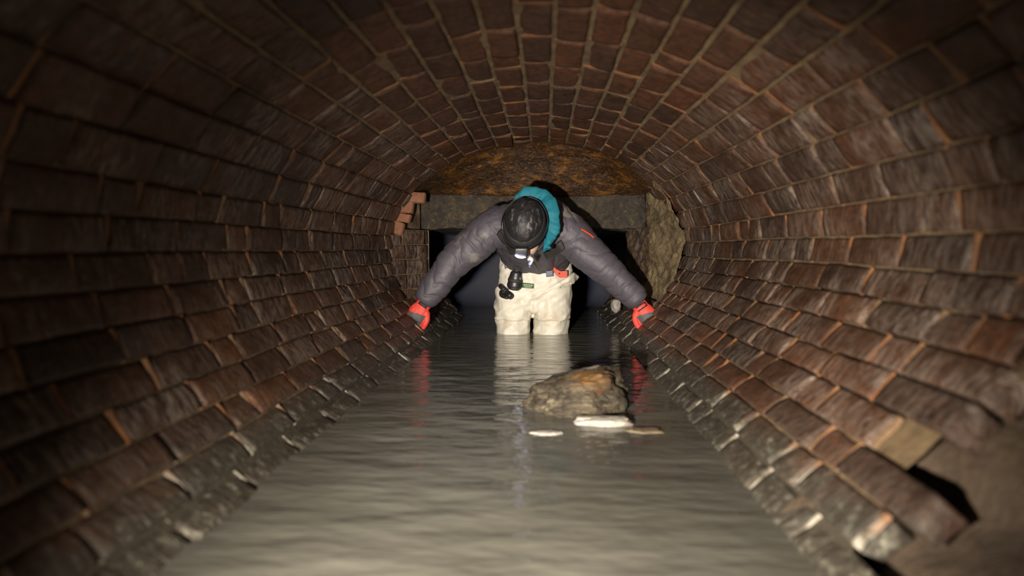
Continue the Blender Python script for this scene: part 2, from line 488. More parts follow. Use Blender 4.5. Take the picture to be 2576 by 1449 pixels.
# low passage beyond the lintel
def wallbox(name, lo, hi, axis, mat, label=None):
    lo, hi = Vector(lo), Vector(hi); bm = bmesh.new(); bmesh.ops.create_cube(bm, size=1)
    uvl = bm.loops.layers.uv.new('uv')
    for v in bm.verts: v.co = Vector([lo[k] + (hi[k] - lo[k]) * (v.co[k] + .5) for k in range(3)])
    for f in bm.faces:
        for l in f.loops:
            c = l.vert.co; l[uvl].uv = (c.y, c.z) if axis == 'x' else ((c.x, c.z) if axis == 'y' else (c.y, c.x))
    me = bpy.data.meshes.new(name); bm.to_mesh(me); bm.free()
    return struct(link(name, me, mat), label)
FL = -.62
wallbox('wall_passage_right', (.56, 3.99, FL), (.66, 8.6, AXZ + .2), 'x', M_deep)
wallbox('wall_passage_left', (-1.25, 3.95, FL), (-1.15, 8.6, AXZ + .2), 'x', M_deep)
wallbox('wall_passage_back', (-1.25, 8.6, FL), (.66, 8.7, AXZ + .2), 'y', M_deep)
wallbox('ceiling_passage', (-1.3, 3.99, AXZ + .10), (.7, 8.7, AXZ + .2), 'z', M_deep)
wallbox('floor', (-1.3, -.8, FL - .1), (.8, 8.7, FL), 'z', M_silt)

hz = bpy.data.materials.new('added_lens_haze'); hz.use_nodes = True; hn = hz.node_tree; hn.nodes.clear()
ho = hn.nodes.new('ShaderNodeOutputMaterial'); hv = hn.nodes.new('ShaderNodeVolumeScatter'); hv.inputs['Color'].default_value = (.50, .57, 1, 1); hv.inputs['Density'].default_value = .42
hn.links.new(hv.outputs[0], ho.inputs['Volume'])
o = wallbox('haze', (-1.14, 4.9, WZ + .02), (.55, 8.58, AXZ + .095), 'x', hz)  # scatter box added to give the passage the blue of lens haze
tag(o, 'blue scatter added in the dark passage behind the person to stand for lens haze', 'haze', kind='stuff')
# pocket broken out of the right wall near the camera
mb = MB(); P = []
for i in range(31):
    u = i / 30; row = []
    for j in range(31):
        v = j / 30
        Y = -.3 + 1.42 * u; zr = -.56 + .56 * v
        e = max(abs(u * 2 - 1) ** 3, max(0, 1 - v * 2) ** 3)
        t = math.asin(max(-1, min(1, zr / .62))); x, z = prof(t, Y)
        p = Vector((x + .012 + (.10 + .14 * v) * (1 - e) ** 1.3, Y, AXZ + zr))
        p += Vector((-1, 0, 0)) * .05 * fbm(p * 5, 4); row.append(p)
    P.append(row)
mb.grid(P, 0, flip=True)
struct(link('wall_recess', mb.mesh('wall_recess'), [M_recess]), 'smeared cement pocket broken out of the right wall')

# ------------------------------------------------------------------ water
def water_mat():
    m, nt, b = new_mat('murky_water'); g = G(nt); p = g.pos()
    n0 = g.noise(g.scale(p, (1, .7, 1)), 2.2, 4, .6)
    g.L(g.ramp(n0, [(.3, (.098, .097, .085)), (.7, (.145, .143, .126))]), b.inputs['Base Color'])
    b.inputs['Roughness'].default_value = .035; b.inputs['IOR'].default_value = 1.333
    b.inputs['Specular IOR Level'].default_value = .5
    h = g.math('ADD', g.math('MULTIPLY', g.noise(g.scale(p, (1, 2.6, 1)), 7, 2, .5), 1.0), g.math('MULTIPLY', g.noise(g.scale(p, (1, 3.2, 1)), 26, 2, .5), .18))
    g.bump(h, b, .32, .02)
    return m
M_water = water_mat()
mb = MB(); P = []
for i in range(61):
    row = []
    for j in range(181):
        x = -.62 + 1.12 * i / 60; Y = -.75 + 5.0 * j / 180
        a_ = 1 - sstep(2.2, 3.2, Y)
        row.append(Vector((x, Y, WZ + (.0008 + .0026 * a_) * nz(Vector((x * 4, Y * 9, 0))) + .0014 * a_ * nz(Vector((x * 9, Y * 22, 3))))))
    P.append(row)
mb.grid(P, flip=True)
mb.grid([[Vector((x, Y, WZ)) for Y in (4.25, 6.4, 8.6)] for x in (-1.14, -.3, .55)], flip=True)
wa = link('water', mb.mesh('water'), [M_water]); tag(wa, 'murky grey brown water flooding the tunnel floor', 'water', kind='stuff')

# ------------------------------------------------------------------ stones
def stone(name, c, r, mat, label, seed, strat=0, flat=1.0, sub=5, rag=.22, parent=None, cat='stone'):
    bm = bmesh.new(); bmesh.ops.create_icosphere(bm, subdivisions=sub, radius=1); sd = Vector((seed * 3.1, seed * 1.7, seed))
    for v in bm.verts:
        d = v.co.normalized(); k = 1 + rag * fbm(d * 1.6 + sd, 4) + .07 * fbm(d * 6 + sd, 3)
        if strat: k += strat * (abs(math.sin((d.z * 9 + d.x * 2.2 + 1.2 * nz(d * 2 + sd)))) - .5)
        q = d * k
        q.z = q.z if q.z < .55 * flat else .55 * flat + (q.z - .55 * flat) * .35
        v.co = Vector((q.x * r[0], q.y * r[1], q.z * r[2] * (1 + (.28 * q.x if strat else 0))))
    for f in bm.faces: f.smooth = True
    me = bpy.data.meshes.new(name); bm.to_mesh(me); bm.free()
    o = link(name, me, mat); o.location = c
    if label: tag(o, label, cat)
    return o
def boulder_mat():
    m, nt, b = new_mat('layered_boulder'); g = G(nt); tc = nt.nodes.new('ShaderNodeTexCoord').outputs['Object']
    ly = g.noise(g.scale(tc, (.9, .6, 3.6)), 20, 6, .75, 1.2); n1 = g.noise(tc, 26, 5, .65); n2 = g.noise(tc, 90, 4, .7)
    col = g.ramp(g.mix(.45, ly, n1), [(.34, (.018, .015, .011)), (.46, (.060, .047, .032)), (.56, (.13, .105, .068)), (.70, (.34, .29, .20))])
    def blob(c, r0, r1, amt, cc):
        d = nt.nodes.new('ShaderNodeVectorMath'); d.operation = 'DISTANCE'; g.L(tc, d.inputs[0]); d.inputs[1].default_value = c
        k = g.maprange(g.math('ADD', d.outputs['Value'], g.math('MULTIPLY', g.math('SUBTRACT', n1, .5), .14)), r1, r0)
        return g.math('MULTIPLY', k, amt), cc
    for c, r0, r1, amt, cc in (((.015, -.06, .10), .045, .085, .85, g.ramp(n1, [(.35, (.16, .072, .022)), (.65, (.34, .185, .062))])), ((-.02, -.08, .065), .015, .03, .8, (.17, .15, .13)), ((.035, .03, .118), .02, .04, .8, (.62, .52, .40))):
        k, cc = blob(c, r0, r1, amt, cc); col = g.mix(k, col, cc)
    g.L(col, b.inputs['Base Color']); b.inputs['Roughness'].default_value = .42
    g.bump(g.math('ADD', ly, g.math('MULTIPLY', n2, .5)), b, 1, .012)
    return m
M_boulder = boulder_mat()
p = at(1455, 1030, 1.88)
stone('boulder', (p.x, 1.94, .005), (.142, .15, .112), M_boulder, 'tan and orange boulder standing out of the water in midstream', 4, strat=.035, flat=1.2)
p = at(1522, 1075, 1.70)
stone('stone', (p.x, 1.73, .004), (.075, .035, .022), M_white, 'small white stone breaking the water in front of the boulder', 9, sub=4)
p = at(1622, 1080, 1.68)
stone('stone', (p.x, 1.67, -.004), (.05, .03, .014), M_rock, 'small brown wet stone at water level right of the white stone', 12, sub=4)
p = at(1377, 1093, 1.66)
stone('stone', (p.x, 1.64, -.003), (.042, .022, .010), M_white, 'small flat stone awash in front of the boulder, nearest the camera', 15, sub=4)
p = at(1551, 765, 3.86)
stone('stone', (p.x, 3.88, p.z - .005), (.028, .03, .045), M_white, 'pale chip of stone on the ledge under the right sleeve', 21, sub=4)

# ================================================================== PERSON
def tube(mb, pts, rad, up=Vector((0, -1, 0)), seg=20, mi=0):
    """closed loft; rad entries r or (rx, ry) - rx across, ry toward up"""
    pts = [Vector(p) for p in pts]; n = len(pts); rings = []
    for i, p in enumerate(pts):
        d = (pts[min(i + 1, n - 1)] - pts[max(i - 1, 0)]).normalized()
        x = d.cross(up)
        if x.length < 1e-4: x = d.cross(Vector((1, 0, 0)))
        x.normalize(); y = x.cross(d).normalized()
        r = rad[i]; rx, ry = (r, r) if isinstance(r, (int, float)) else r
        rings.append([p + x * rx * math.cos(2 * PI * k / seg) + y * ry * math.sin(2 * PI * k / seg) for k in range(seg)])
    vs = [v for r in rings for v in r] + [pts[0], pts[-1]]; fs = []
    for i in range(n - 1):
        for k in range(seg):
            fs.append((i * seg + k, i * seg + (k + 1) % seg, (i + 1) * seg + (k + 1) % seg, (i + 1) * seg + k))
    for k in range(seg):
        fs.append((n * seg, (k + 1) % seg, k)); fs.append((n * seg + 1, (n - 1) * seg + k, (n - 1) * seg + (k + 1) % seg))
    mb.add(vs, fs, mi)
def spline(pts, rad, k=6):
    """Catmull-Rom resample of points and radii"""
    pts = [Vector(p) for p in pts]; rd = [(r, r) if isinstance(r, (int, float)) else r for r in rad]
    P, Rr = [], []
    n = len(pts)
    for i in range(n - 1):
        p0, p1, p2, p3 = pts[max(i - 1, 0)], pts[i], pts[i + 1], pts[min(i + 2, n - 1)]
        for j in range(k):
            t = j / k
            P.append(.5 * ((2 * p1) + (p2 - p0) * t + (2 * p0 - 5 * p1 + 4 * p2 - p3) * t * t + (3 * p1 - p0 - 3 * p2 + p3) * t ** 3))
            t2 = t * t * (3 - 2 * t)
            Rr.append(tuple(rd[i][q] + (rd[i + 1][q] - rd[i][q]) * t2 for q in (0, 1)))
    P.append(pts[-1]); Rr.append(rd[-1]); return P, Rr
def limb(mb, pts, rad, up=Vector((0, -1, 0)), seg=20, k=6):
    P, R_ = spline(pts, rad, k); tube(mb, P, R_, up, seg)
def ellipsoid(mb, c, ax, seg=20, rings=12):
    """ax: three axis vectors (with length)"""
    vs = []; 
    for i in range(rings + 1):
        th = PI * i / rings
        for k in range(seg):
            ph = 2 * PI * k / seg
            vs.append(Vector(c) + ax[0] * math.sin(th) * math.cos(ph) + ax[1] * math.sin(th) * math.sin(ph) + ax[2] * math.cos(th))
    fs = []
    for i in range(rings):
        for k in range(seg):
            q = (i * seg + k, i * seg + (k + 1) % seg, (i + 1) * seg + (k + 1) % seg, (i + 1) * seg + k)
            fs.append(q[::-1])
    bm = bmesh.new(); V = [bm.verts.new(v) for v in vs]
    for f in fs:
        try: bm.faces.new([V[i] for i in f])
        except ValueError: pass
    bmesh.ops.remove_doubles(bm, verts=bm.verts[:], dist=1e-6)
    bmesh.ops.recalc_face_normals(bm, faces=bm.faces[:])
    bm.verts.index_update()
    mb.add([v.co.copy() for v in bm.verts], [tuple(v.index for v in f.verts) for f in bm.faces]); bm.free()
def fuse(mb, voxel, smooth=6):
    """union of overlapping closed shapes as one continuous surface"""
    me = mb.mesh('tmp'); bm = bmesh.new(); bm.from_mesh(me); bmesh.ops.recalc_face_normals(bm, faces=bm.faces[:]); bm.to_mesh(me); bm.free()
    o = bpy.data.objects.new('tmp', me); C.objects.link(o)
    r = o.modifiers.new('r', 'REMESH'); r.mode = 'VOXEL'; r.voxel_size = voxel; r.use_smooth_shade = True
    if smooth:
        s = o.modifiers.new('s', 'SMOOTH'); s.factor = .5; s.iterations = smooth
    dg = bpy.context.evaluated_depsgraph_get(); ev = o.evaluated_get(dg)
    out = bpy.data.meshes.new_from_object(ev); bpy.data.objects.remove(o); bpy.data.meshes.remove(me)
    out.materials.clear()
    out.polygons.foreach_set('use_smooth', [True] * len(out.polygons))
    return out
def displace(me, fn):
    ns = [v.normal.copy() for v in me.vertices]
    for v, n in zip(me.vertices, ns): v.co += n * fn(v.co, n)
    me.update()
def mud_attr(me, spots):
    a = me.color_attributes.new('mud', 'FLOAT_COLOR', 'POINT'); d = []
    for v in me.vertices:
        k = 0
        for c, r, *g_ in spots: k = max(k, (1 - (v.co - c).length / r) * (g_[0] if g_ else 1))
        d += [max(0, k), 0, 0, 1]
    a.data.foreach_set('color', d)
def subtube(name, pts, r, mat, parent, seg=10, k=5, up=Vector((0, -1, 0))):
    mb = MB(); P, R_ = spline(pts, r if isinstance(r, list) else [r] * len(pts), k); tube(mb, P, R_, up, seg)
    return link(name, mb.mesh(name), mat, parent)
def slabmesh(name, corners, thick, mat, parent=None, nu=8, nv=4, puff=.25, wr=.002):
    """rounded soft slab between four corner points (counter-clockwise seen from the camera)"""
    a, b, c, d = [Vector(q) for q in corners]; N = (b - a).cross(d - a).normalized()
    if N.y > 0: N = -N
    mb = MB(); Fr, Bk = [], []
    for j in range(nv + 1):
        v = j / nv; r1, r2 = [], []
        for i in range(nu + 1):
            u = i / nu; p = a.lerp(b, u).lerp(d.lerp(c, u), v)
            e = min(1, min(u, 1 - u) * nu * .9 + .15) * min(1, min(v, 1 - v) * nv * .9 + .15)
            w_ = wr * nz(p * 40)
            r1.append(p + N * (thick * (.5 * (1 - puff) + .5 * puff * e) * (e ** .3) + w_)); r2.append(p - N * thick * .5 + N * w_)
        Fr.append(r1); Bk.append(r2)
    bm = bmesh.new(); V1 = [[bm.verts.new(p) for p in r] for r in Fr]; V2 = [[bm.verts.new(p) for p in r] for r in Bk]
    for j in range(nv):
        for i in range(nu):
            bm.faces.new((V1[j][i], V1[j][i + 1], V1[j + 1][i + 1], V1[j + 1][i])); bm.faces.new((V2[j][i], V2[j + 1][i], V2[j + 1][i + 1], V2[j][i + 1]))
    for i in range(nu):
        bm.faces.new((V1[0][i], V2[0][i], V2[0][i + 1], V1[0][i + 1])); bm.faces.new((V1[nv][i + 1], V2[nv][i + 1], V2[nv][i], V1[nv][i]))
    for j in range(nv):
        bm.faces.new((V1[j + 1][0], V2[j + 1][0], V2[j][0], V1[j][0])); bm.faces.new((V1[j][nu], V2[j][nu], V2[j + 1][nu], V1[j + 1][nu]))
    bmesh.ops.recalc_face_normals(bm, faces=bm.faces[:])
    for f in bm.faces: f.smooth = True
    me = bpy.data.meshes.new(name); bm.to_mesh(me); bm.free()
    return link(name, me, mat, parent)

M_jacket = cloth_mat('dark_nylon', (.066, .058, .074), (.22, .20, .18), .58, 500, .65, (.64, .84))
M_wader = cloth_mat('cream_wader', (.67, .63, .53), (.40, .27, .12), .55, 300, .5, (.62, .84))
M_teal = plain_mat('teal_fleece', (.003, .130, .180), .75, 120, .4)
M_black = plain_mat('black_cloth', (.014, .013, .014), .65, 200, .4)
M_strapm = plain_mat('black_webbing', (.022, .019, .018), .6, 300, .5)
M_skin = plain_mat('skin', (.68, .46, .35), .5, 60, .1, var=.08)
M_red = plain_mat('red_glove', (.66, .055, .038), .6, 160, .3, var=.15)
M_grey = plain_mat('grey_grip', (.075, .070, .070), .6, 140, .5)
M_plas = plain_mat('black_plastic', (.018, .017, .02), .38, 60, .05)
M_orange = plain_mat('orange_plastic', (.52, .045, .008), .6, 60, .05, var=.08)
M_tab = plain_mat('blue_grey_webbing', (.14, .14, .19), .6, 200, .3)
M_green = plain_mat('green_label', (.055, .12, .045), .6, 200, .2)
M_cream = plain_mat('cream_thread', (.5, .52, .38), .6, 100, .1)
M_metal = plain_mat('steel', (.55, .55, .55), .25, 60, .05, metallic=1)
M_blond = plain_mat('dark_hair', (.05, .03, .02), .6, 300, .6)
def beanie_mat():
    m, nt, b = new_mat('black_knit_painted_glints'); g = G(nt); p = g.pos()
    n1 = g.noise(g.scale(p, (1.6, 1, .8)), 26, 5, .7, .6); n2 = g.noise(p, 240, 2)
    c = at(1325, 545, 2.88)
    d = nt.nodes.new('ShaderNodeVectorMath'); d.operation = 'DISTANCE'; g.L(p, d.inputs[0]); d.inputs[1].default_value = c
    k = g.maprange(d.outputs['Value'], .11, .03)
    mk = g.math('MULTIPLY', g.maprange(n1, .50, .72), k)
    g.L(g.mix(mk, (.012, .011, .012), (.20, .19, .20)), b.inputs['Base Color']); b.inputs['Roughness'].default_value = .5  # grey wet glints painted into the knit colour around the crown
    g.bump(g.math('ADD', n1, g.math('MULTIPLY', n2, .5)), b, .5, .006)
    return m
M_beanie = beanie_mat()
def scarf_mat():
    m, nt, b = new_mat('patterned_scarf'); g = G(nt); p = g.pos()
    g.L(g.ramp(g.noise(p, 60, 2), [(.40, (.06, .11, .38)), (.5, (.55, .55, .6)), (.6, (.65, .5, .25))]), b.inputs['Base Color']); b.inputs['Roughness'].default_value = .7
    return m
M_scarf = scarf_mat()
def lamp_mat():
    m, nt, b = new_mat('headlamp_glow'); b.inputs['Base Color'].default_value = (.9, .9, 1, 1)
    b.inputs['Emission Color'].default_value = (.72, .70, 1.0, 1); b.inputs['Emission Strength'].default_value = 22
    return m
M_lamp = lamp_mat()

person = bpy.data.objects.new('person', None); C.objects.link(person); person.location = (0, 0, 0)
tag(person, 'person in dark jacket and cream waders stooping under the lintel, hands braced on both walls', 'person')

# joints --------------------------------------------------------------
SHL, SHR = at(1243, 574, 3.27), at(1424, 583, 3.27)
ELL, ELR = at(1150, 650, 3.27), at(1513, 666, 3.24)
WRL, WRR = at(1066, 757, 3.24), at(1608, 757, 3.22)
HEM, MID, CHE, NEK = at(1352, 634, 3.56), at(1348, 602, 3.43), at(1342, 572, 3.29), at(1334, 556, 3.13)
HIP = at(1346, 735, 3.63)
HC = at(1320, 569, 2.985)           # head centre
hu = Vector((-.02, -.87, .50)).normalized()        # crown of the head
hf = Vector((-.08, -.50, -.86)); hf = (hf - hu * hf.dot(hu)).normalized()   # face direction, looking down
hx = hf.cross(hu).normalized()
kn = {}
LL = [at(1292, 775, 3.62), at(1290, 838, 3.61), Vector((at(1290, 838, 3.58).x, 3.57, -.18)), Vector((at(1290, 838, 3.6).x - .01, 3.66, FL + .07))]
LR = [at(1390, 775, 3.62), at(1384, 840, 3.61), Vector((at(1384, 838, 3.58).x, 3.57, -.18)), Vector((at(1384, 838, 3.6).x + .01, 3.66, FL + .07))]

# body: one continuous figure under the clothes ------------------------
mb = MB()
limb(mb, [HIP, HEM, MID, CHE, NEK], [(.13, .07), (.13, .07), (.15, .085), (.15, .085), (.065, .06)])
limb(mb, [NEK, HC - hu * .02], [.062, .058])
ellipsoid(mb, HC + hu * .01, (hx * .075, hf * .100, hu * .105))
ellipsoid(mb, HC - hu * .060 + hf * .035 - hx * .008, (hx * .060, hf * .075, hu * .078))      # jaw
ellipsoid(mb, HC - hu * .035 + hf * .098, (hx * .014, hf * .022, hu * .030))     # nose
ellipsoid(mb, HC - hu * .080 + hf * .082, (hx * .024, hf * .012, hu * .007))     # upper lip
ellipsoid(mb, HC - hu * .093 + hf * .080, (hx * .021, hf * .012, hu * .008))
for s in (-1, 1): ellipsoid(mb, HC - hu * .03 + hx * s * .078, (hx * .012, hf * .020, hu * .032))
for sh, el, w_ in ((SHL, ELL, WRL), (SHR, ELR, WRR)):
    limb(mb, [CHE, sh, el, w_], [.07, .062, .044, .030])
for lg in (LL, LR):
    limb(mb, [HIP + Vector((0, .03, .02)), *lg], [.06, .075, .075, .058, .045])
    limb(mb, [lg[-1] + Vector((0, .05, -.02)), lg[-1] + Vector((0, -.08, -.03)), lg[-1] + Vector((0, -.18, -.04))], [.04, .042, .028])
body = link('body', fuse(mb, .008, 3), M_skin, person)
for s in (-1, 1):
    m2 = MB(); ellipsoid(m2, HC - hu * .012 + hf * .083 + hx * s * .032, (hx * .013, hf * .012, hu * .010)); link('eye', m2.mesh('eye'), M_white, body)
m2 = MB(); ellipsoid(m2, HC - hf * .03 - hu * .02, (hx * .082, hf * .085, hu * .085)); link('hair', m2.mesh('hair'), M_blond, person)

# jacket ---------------------------------------------------------------
mb = MB()
limb(mb, [HEM + Vector((0, .04, -.02)), HEM, MID, CHE, NEK], [(.185, .120), (.195, .130), (.212, .138), (.200, .125), (.100, .085)], k=5, seg=28)
for sh, el, w_, fx in ((SHL, ELL, WRL, 0), (SHR, ELR, WRR, 0)):
    inn = sh.lerp(CHE, .45)
    limb(mb, [inn, sh, sh.lerp(el, .55), el, el.lerp(w_, .5), el.lerp(w_, .88), w_.lerp(el, -.02)],
         [(.115, .115), (.096, .10), (.087, .090), (.079, .081), (.067, .069), (.059, .060), (.046, .048)], k=5, seg=24)
jme = fuse(mb, .0045, 8)
arms = [(SHL, ELL, WRL), (SHR, ELR, WRR)]
def armpar(p):
    best = (9, 0, 0)
    for k, (a, b, c) in enumerate(arms):
        l0 = 0
        for q0, q1 in ((a, b), (b, c)):
            d = q1 - q0; L = d.length; t = max(0, min(1, (p - q0).dot(d) / (L * L))); r = (p - (q0 + d * t)).length
            if r < best[0]: best = (r, l0 + t * L, k)
            l0 += L
    return best
def crease(x, w=.28):
    """soft folds with sharp valleys, period 1"""
    f = abs((x % 1.0) - .5) * 2            # 1 at valleys
    return (1 - f ** 3) - .55
def jfold(p, n):
    r, l, k = armpar(p)
    if r < .14 and l > .02:
        a, b, c = arms[k]; ax = (b - a).normalized() if l < (b - a).length else (c - b).normalized()
        side = ax.cross(Vector((0, -1, 0))).dot(p - a)
        ph = l * 13 + 5.5 * side + 1.1 * nz(p * 6) + .5 * nz(p * 17)
        amt = .45 + .9 * max(0, nz(p * 5.5 + Vector((3, 0, 0))) + .35)
        ph2 = l * 27 - 7 * side + 1.3 * nz(p * 9 + Vector((0, 7, 0)))
        return (.0065 * crease(ph) * amt + .0018 * crease(ph2) * (1.2 - amt * .5) + .008 * fbm(p * 6, 2)) * sstep(.0, .07, l)
    q = p.x * 9 + p.z * 6 + 1.4 * nz(p * 6)
    return .006 * crease(q) + .006 * fbm(p * 11, 3)
displace(jme, jfold)
mud_attr(jme, [(at(1432, 545, 3.26), .10, 2.6), (at(1195, 650, 3.2), .09), (at(1120, 690, 3.2), .07), (at(1215, 600, 3.18), .07), (at(1480, 635, 3.18), .06), (at(1300, 660, 3.4), .05), (at(1160, 600, 3.2), .09)])
jacket = link('jacket', jme, M_jacket, person)

# waders ---------------------------------------------------------------
mb = MB()
limb(mb, [HIP + Vector((0, .02, .19)), HIP + Vector((0.005, -.0, .09)), HIP + Vector((.0, 0, .0)), HIP + Vector((0, 0, -.05)), HIP + Vector((-.008, .01, -.085))], [(.185, .125), (.192, .135), (.198, .135), (.185, .120), (.10, .075)], k=5, seg=30)
for s, lg in ((-1, LL), (1, LR)):
    limb(mb, [Vector((lg[0].x, lg[0].y, HIP.z + .03)), lg[0], lg[1], lg[2], lg[3]], [(.096, .125), (.099, .122), (.090, .108), (.078, .09), (.065, .075)], k=5, seg=24)
    limb(mb, [lg[-1] + Vector((0, .06, -.015)), lg[-1] + Vector((0, -.08, -.02)), lg[-1] + Vector((0, -.20, -.03))], [.055, .052, .036])
# turned-out fold on the right hip
limb(mb, [at(1360, 740, 3.495), at(1395, 722, 3.50), at(1430, 704, 3.52), at(1444, 700, 3.57), at(1446, 702, 3.64)], [(.004, .006), (.009, .008), (.017, .010), (.030, .010), (.030, .012)], k=5)
wme = fuse(mb, .006, 6)
def wfold(p, n):
    d = 0
    q = Vector((p.x * 7 + p.z * 12, p.y * 6, p.z * 8 - p.x * 9))
    d += .0105 * (.5 - abs(nz(q)) * 2.0) + .006 * fbm(p * 9, 3) + .004 * (.5 - 2 * abs(nz(Vector((p.x * 14 - p.z * 22, p.y * 10, p.z * 6)))))
    z = p.z + .008 * nz(p * 14)
    d += .005 * math.exp(-((z - .078) / .006) ** 2)              # knee patch seam
    d -= .004 * math.exp(-((z - .068) / .006) ** 2)
    gx = at(1337, 800, 3.5).x
    d -= .012 * math.exp(-((p.x - gx) / .012) ** 2) * sstep(.21, .17, p.z) * sstep(.12, .15, p.z)
    return d
displace(wme, wfold)
mud_attr(wme, [(at(1432, 718, 3.5), .05), (at(1390, 800, 3.5), .10), (at(1270, 810, 3.5), .09), (at(1345, 745, 3.48), .05)])
waders = link('waders', wme, M_wader, person)
# front of the waders at a given pixel: march forward until inside the cloth
from mathutils.bvhtree import BVHTree
def bvh(me): return BVHTree.FromPolygons([v.co for v in me.vertices], [tuple(p.vertices) for p in me.polygons])
BW, BJ = bvh(wme), bvh(jme)
def hit(B, px, py, lift=0.0, dflt=3.45):
    d = (at(px, py, 3) - CAM).normalized(); h = B.ray_cast(CAM, d)
    return (h[0] if h[0] else at(px, py, dflt)) - d * lift
def onto(B, quad, lift): return [hit(B, x, y, lift) for x, y in quad]
lab = slabmesh('label_patch', onto(BW, [(1314, 724), (1343, 726), (1343, 714), (1314, 711)], .008), .004, M_green, waders, puff=0, wr=0)
mbx = MB()
for k, (x0, x1, y) in enumerate(((1318, 1322, 716.5), (1324, 1327, 717), (1329, 1333, 717.2), (1335, 1339, 717.6), (1320, 1337, 721.5))):
    q = onto(BW, [(x0, y + 1), (x1, y + 1), (x1, y - (1 if k < 4 else .2)), (x0, y - (1 if k < 4 else .2))], .0115); mbx.add(q, [(0, 1, 2, 3)])
link('label_lettering', mbx.mesh('l'), M_cream, lab)
slabmesh('suspender', onto(BW, [(1270, 676), (1282, 672), (1278, 655), (1268, 655)], .006), .005, M_tab, waders)

# collar, hood, flaps --------------------------------------------------
def ringtube(name, px, Ys, r, mat, parent, seg=14):
    return subtube(name, [at(x, y, Y) for (x, y), Y in zip(px, Ys)], r, mat, parent, seg)
ringtube('collar', [(1268, 560), (1278, 530), (1300, 510), (1335, 503), (1366, 520), (1379, 550), (1379, 585), (1366, 614), (1352, 630)], [3.08, 3.08, 3.06, 3.05, 3.05, 3.05, 3.05, 3.03, 3.02],
         [(.008, .008), (.010, .010), (.011, .010), (.011, .010), (.011, .010), (.010, .010), (.010, .010), (.010, .009), (.007, .007)], M_black, jacket)
def hoodmesh():
    px = [(1290, 514), (1306, 498), (1328, 489), (1350, 489), (1370, 499), (1385, 520), (1391, 548), (1390, 578), (1380, 602), (1374, 617), (1377, 629)]
    wd = [.010, .022, .030, .033, .036, .037, .034, .031, .021, .015, .021]
    pts = [at(x, y, 3.10 - .012 * i if i > 4 else 3.08) for i, (x, y) in enumerate(px)]
    mb = MB(); P, R_ = spline(pts, [(w, .018) for w in wd], 8); tube(mb, P, R_, Vector((0, -1, 0)), 28)
    me = mb.mesh('hood')
    def fn(p, n):
        l = (p - at(1335, 560, 3.08)); an = math.atan2(l.z, l.x); rr = l.length
        return .004 * crease(an * 4 + rr * 9 + 1.2 * nz(p * 9)) + .0012 * math.sin(rr * 230 + 4 * nz(p * 9)) * (.5 + .5 * nz(p * 10)) + .006 * nz(p * 17) + .0025 * math.sin(an * 13 + 5 * nz(p * 12))
    displace(me, fn)
    return link('hood_lining', me, M_teal, jacket)
hood = hoodmesh(); hood['label'] = 'teal hood lining turned out around the head'
sh_ = [at(1366, 492, 3.15), at(1384, 500, 3.15), at(1397, 525, 3.14), at(1402, 560, 3.14), at(1397, 590, 3.13)]
subtube('hood_shell', sh_, [.010, .014, .016, .016, .012], M_jacket, jacket)
slabmesh('collar_flap', [hit(BJ, 1366, 634, .016), hit(BJ, 1376, 655, .012), hit(BJ, 1421, 626, .014), hit(BJ, 1411, 607, .016)], .016, M_strapm, jacket)
slabmesh('collar_flap', [hit(BJ, 1250, 592, .016), hit(BJ, 1262, 576, .02), hit(BJ, 1296, 630, .03), hit(BJ, 1285, 642, .03)], .016, M_strapm, jacket)
slabmesh('teal_trim', [hit(BJ, 1273, 598, .04), hit(BJ, 1277, 597, .04), hit(BJ, 1283, 608, .044), hit(BJ, 1279, 609, .044)], .004, M_teal, jacket, nu=3, nv=2)
subtube('zip', [hit(BJ, 1342, 660, .004), hit(BJ, 1348, 670, .004), hit(BJ, 1352, 680, .004), hit(BJ, 1354, 688, .004)], .0035, M_plas, jacket, 8)
pp = [hit(BJ, 1462, 576, .002), hit(BJ, 1474, 583, .002), hit(BJ, 1485, 590, .002), hit(BJ, 1494, 598, .002)]
subtube('piping', pp, .004, M_orange, jacket, 8)
slabmesh('chest_tag', [hit(BJ, 1391, 600, .012), hit(BJ, 1397, 599, .012), hit(BJ, 1395, 590, .012), hit(BJ, 1391, 591, .012)], .005, M_red, jacket, nu=3, nv=2)
sc = slabmesh('scarf', [at(1326, 652, 2.97), at(1333, 674, 2.98), at(1343, 654, 2.97), at(1335, 641, 2.96)], .012, M_scarf, person)

# beanie ---------------------------------------------------------------
mb = MB(); P = []
def headpt(th, ph, k=1.0): return HC + hu * .01 + (hx * .090 * math.sin(th) * math.cos(ph) + hf * .118 * math.sin(th) * math.sin(ph) + hu * .120 * math.cos(th)) * k
rows = []
for i in range(19):
    th = math.radians(2 + 92 * i / 18); r = []
    for k in range(48):
        ph = 2 * PI * k / 48; p = headpt(th, ph); r.append(p + (p - HC).normalized() * (.006 * fbm(p * 16, 3) + .003 * nz(p * 40)))
    rows.append(r)
vs = [p for r in rows for p in r]; fs = []
for i in range(18):
    for k in range(48): fs.append((i * 48 + k, i * 48 + (k + 1) % 48, (i + 1) * 48 + (k + 1) % 48, (i + 1) * 48 + k))
vs.append(headpt(0, 0)); fs += [(len(vs) - 1, (k + 1) % 48, k) for k in range(48)]
mb.add(vs, fs)
me = mb.mesh('beanie'); bm = bmesh.new(); bm.from_mesh(me); bmesh.ops.recalc_face_normals(bm, faces=bm.faces[:]); bm.to_mesh(me); bm.free()
beanie = link('beanie', me, M_beanie, person)
mb = MB(); rows = []
prof_c = [(68, 1.01), (71, 1.035), (80, 1.05), (92, 1.05), (98, 1.03), (98, .98), (80, .97), (68, .985)]
for (a_, k_) in prof_c + prof_c[:1]:
    rows.append([headpt(math.radians(a_), 2 * PI * k / 48, k_) for k in range(49)])
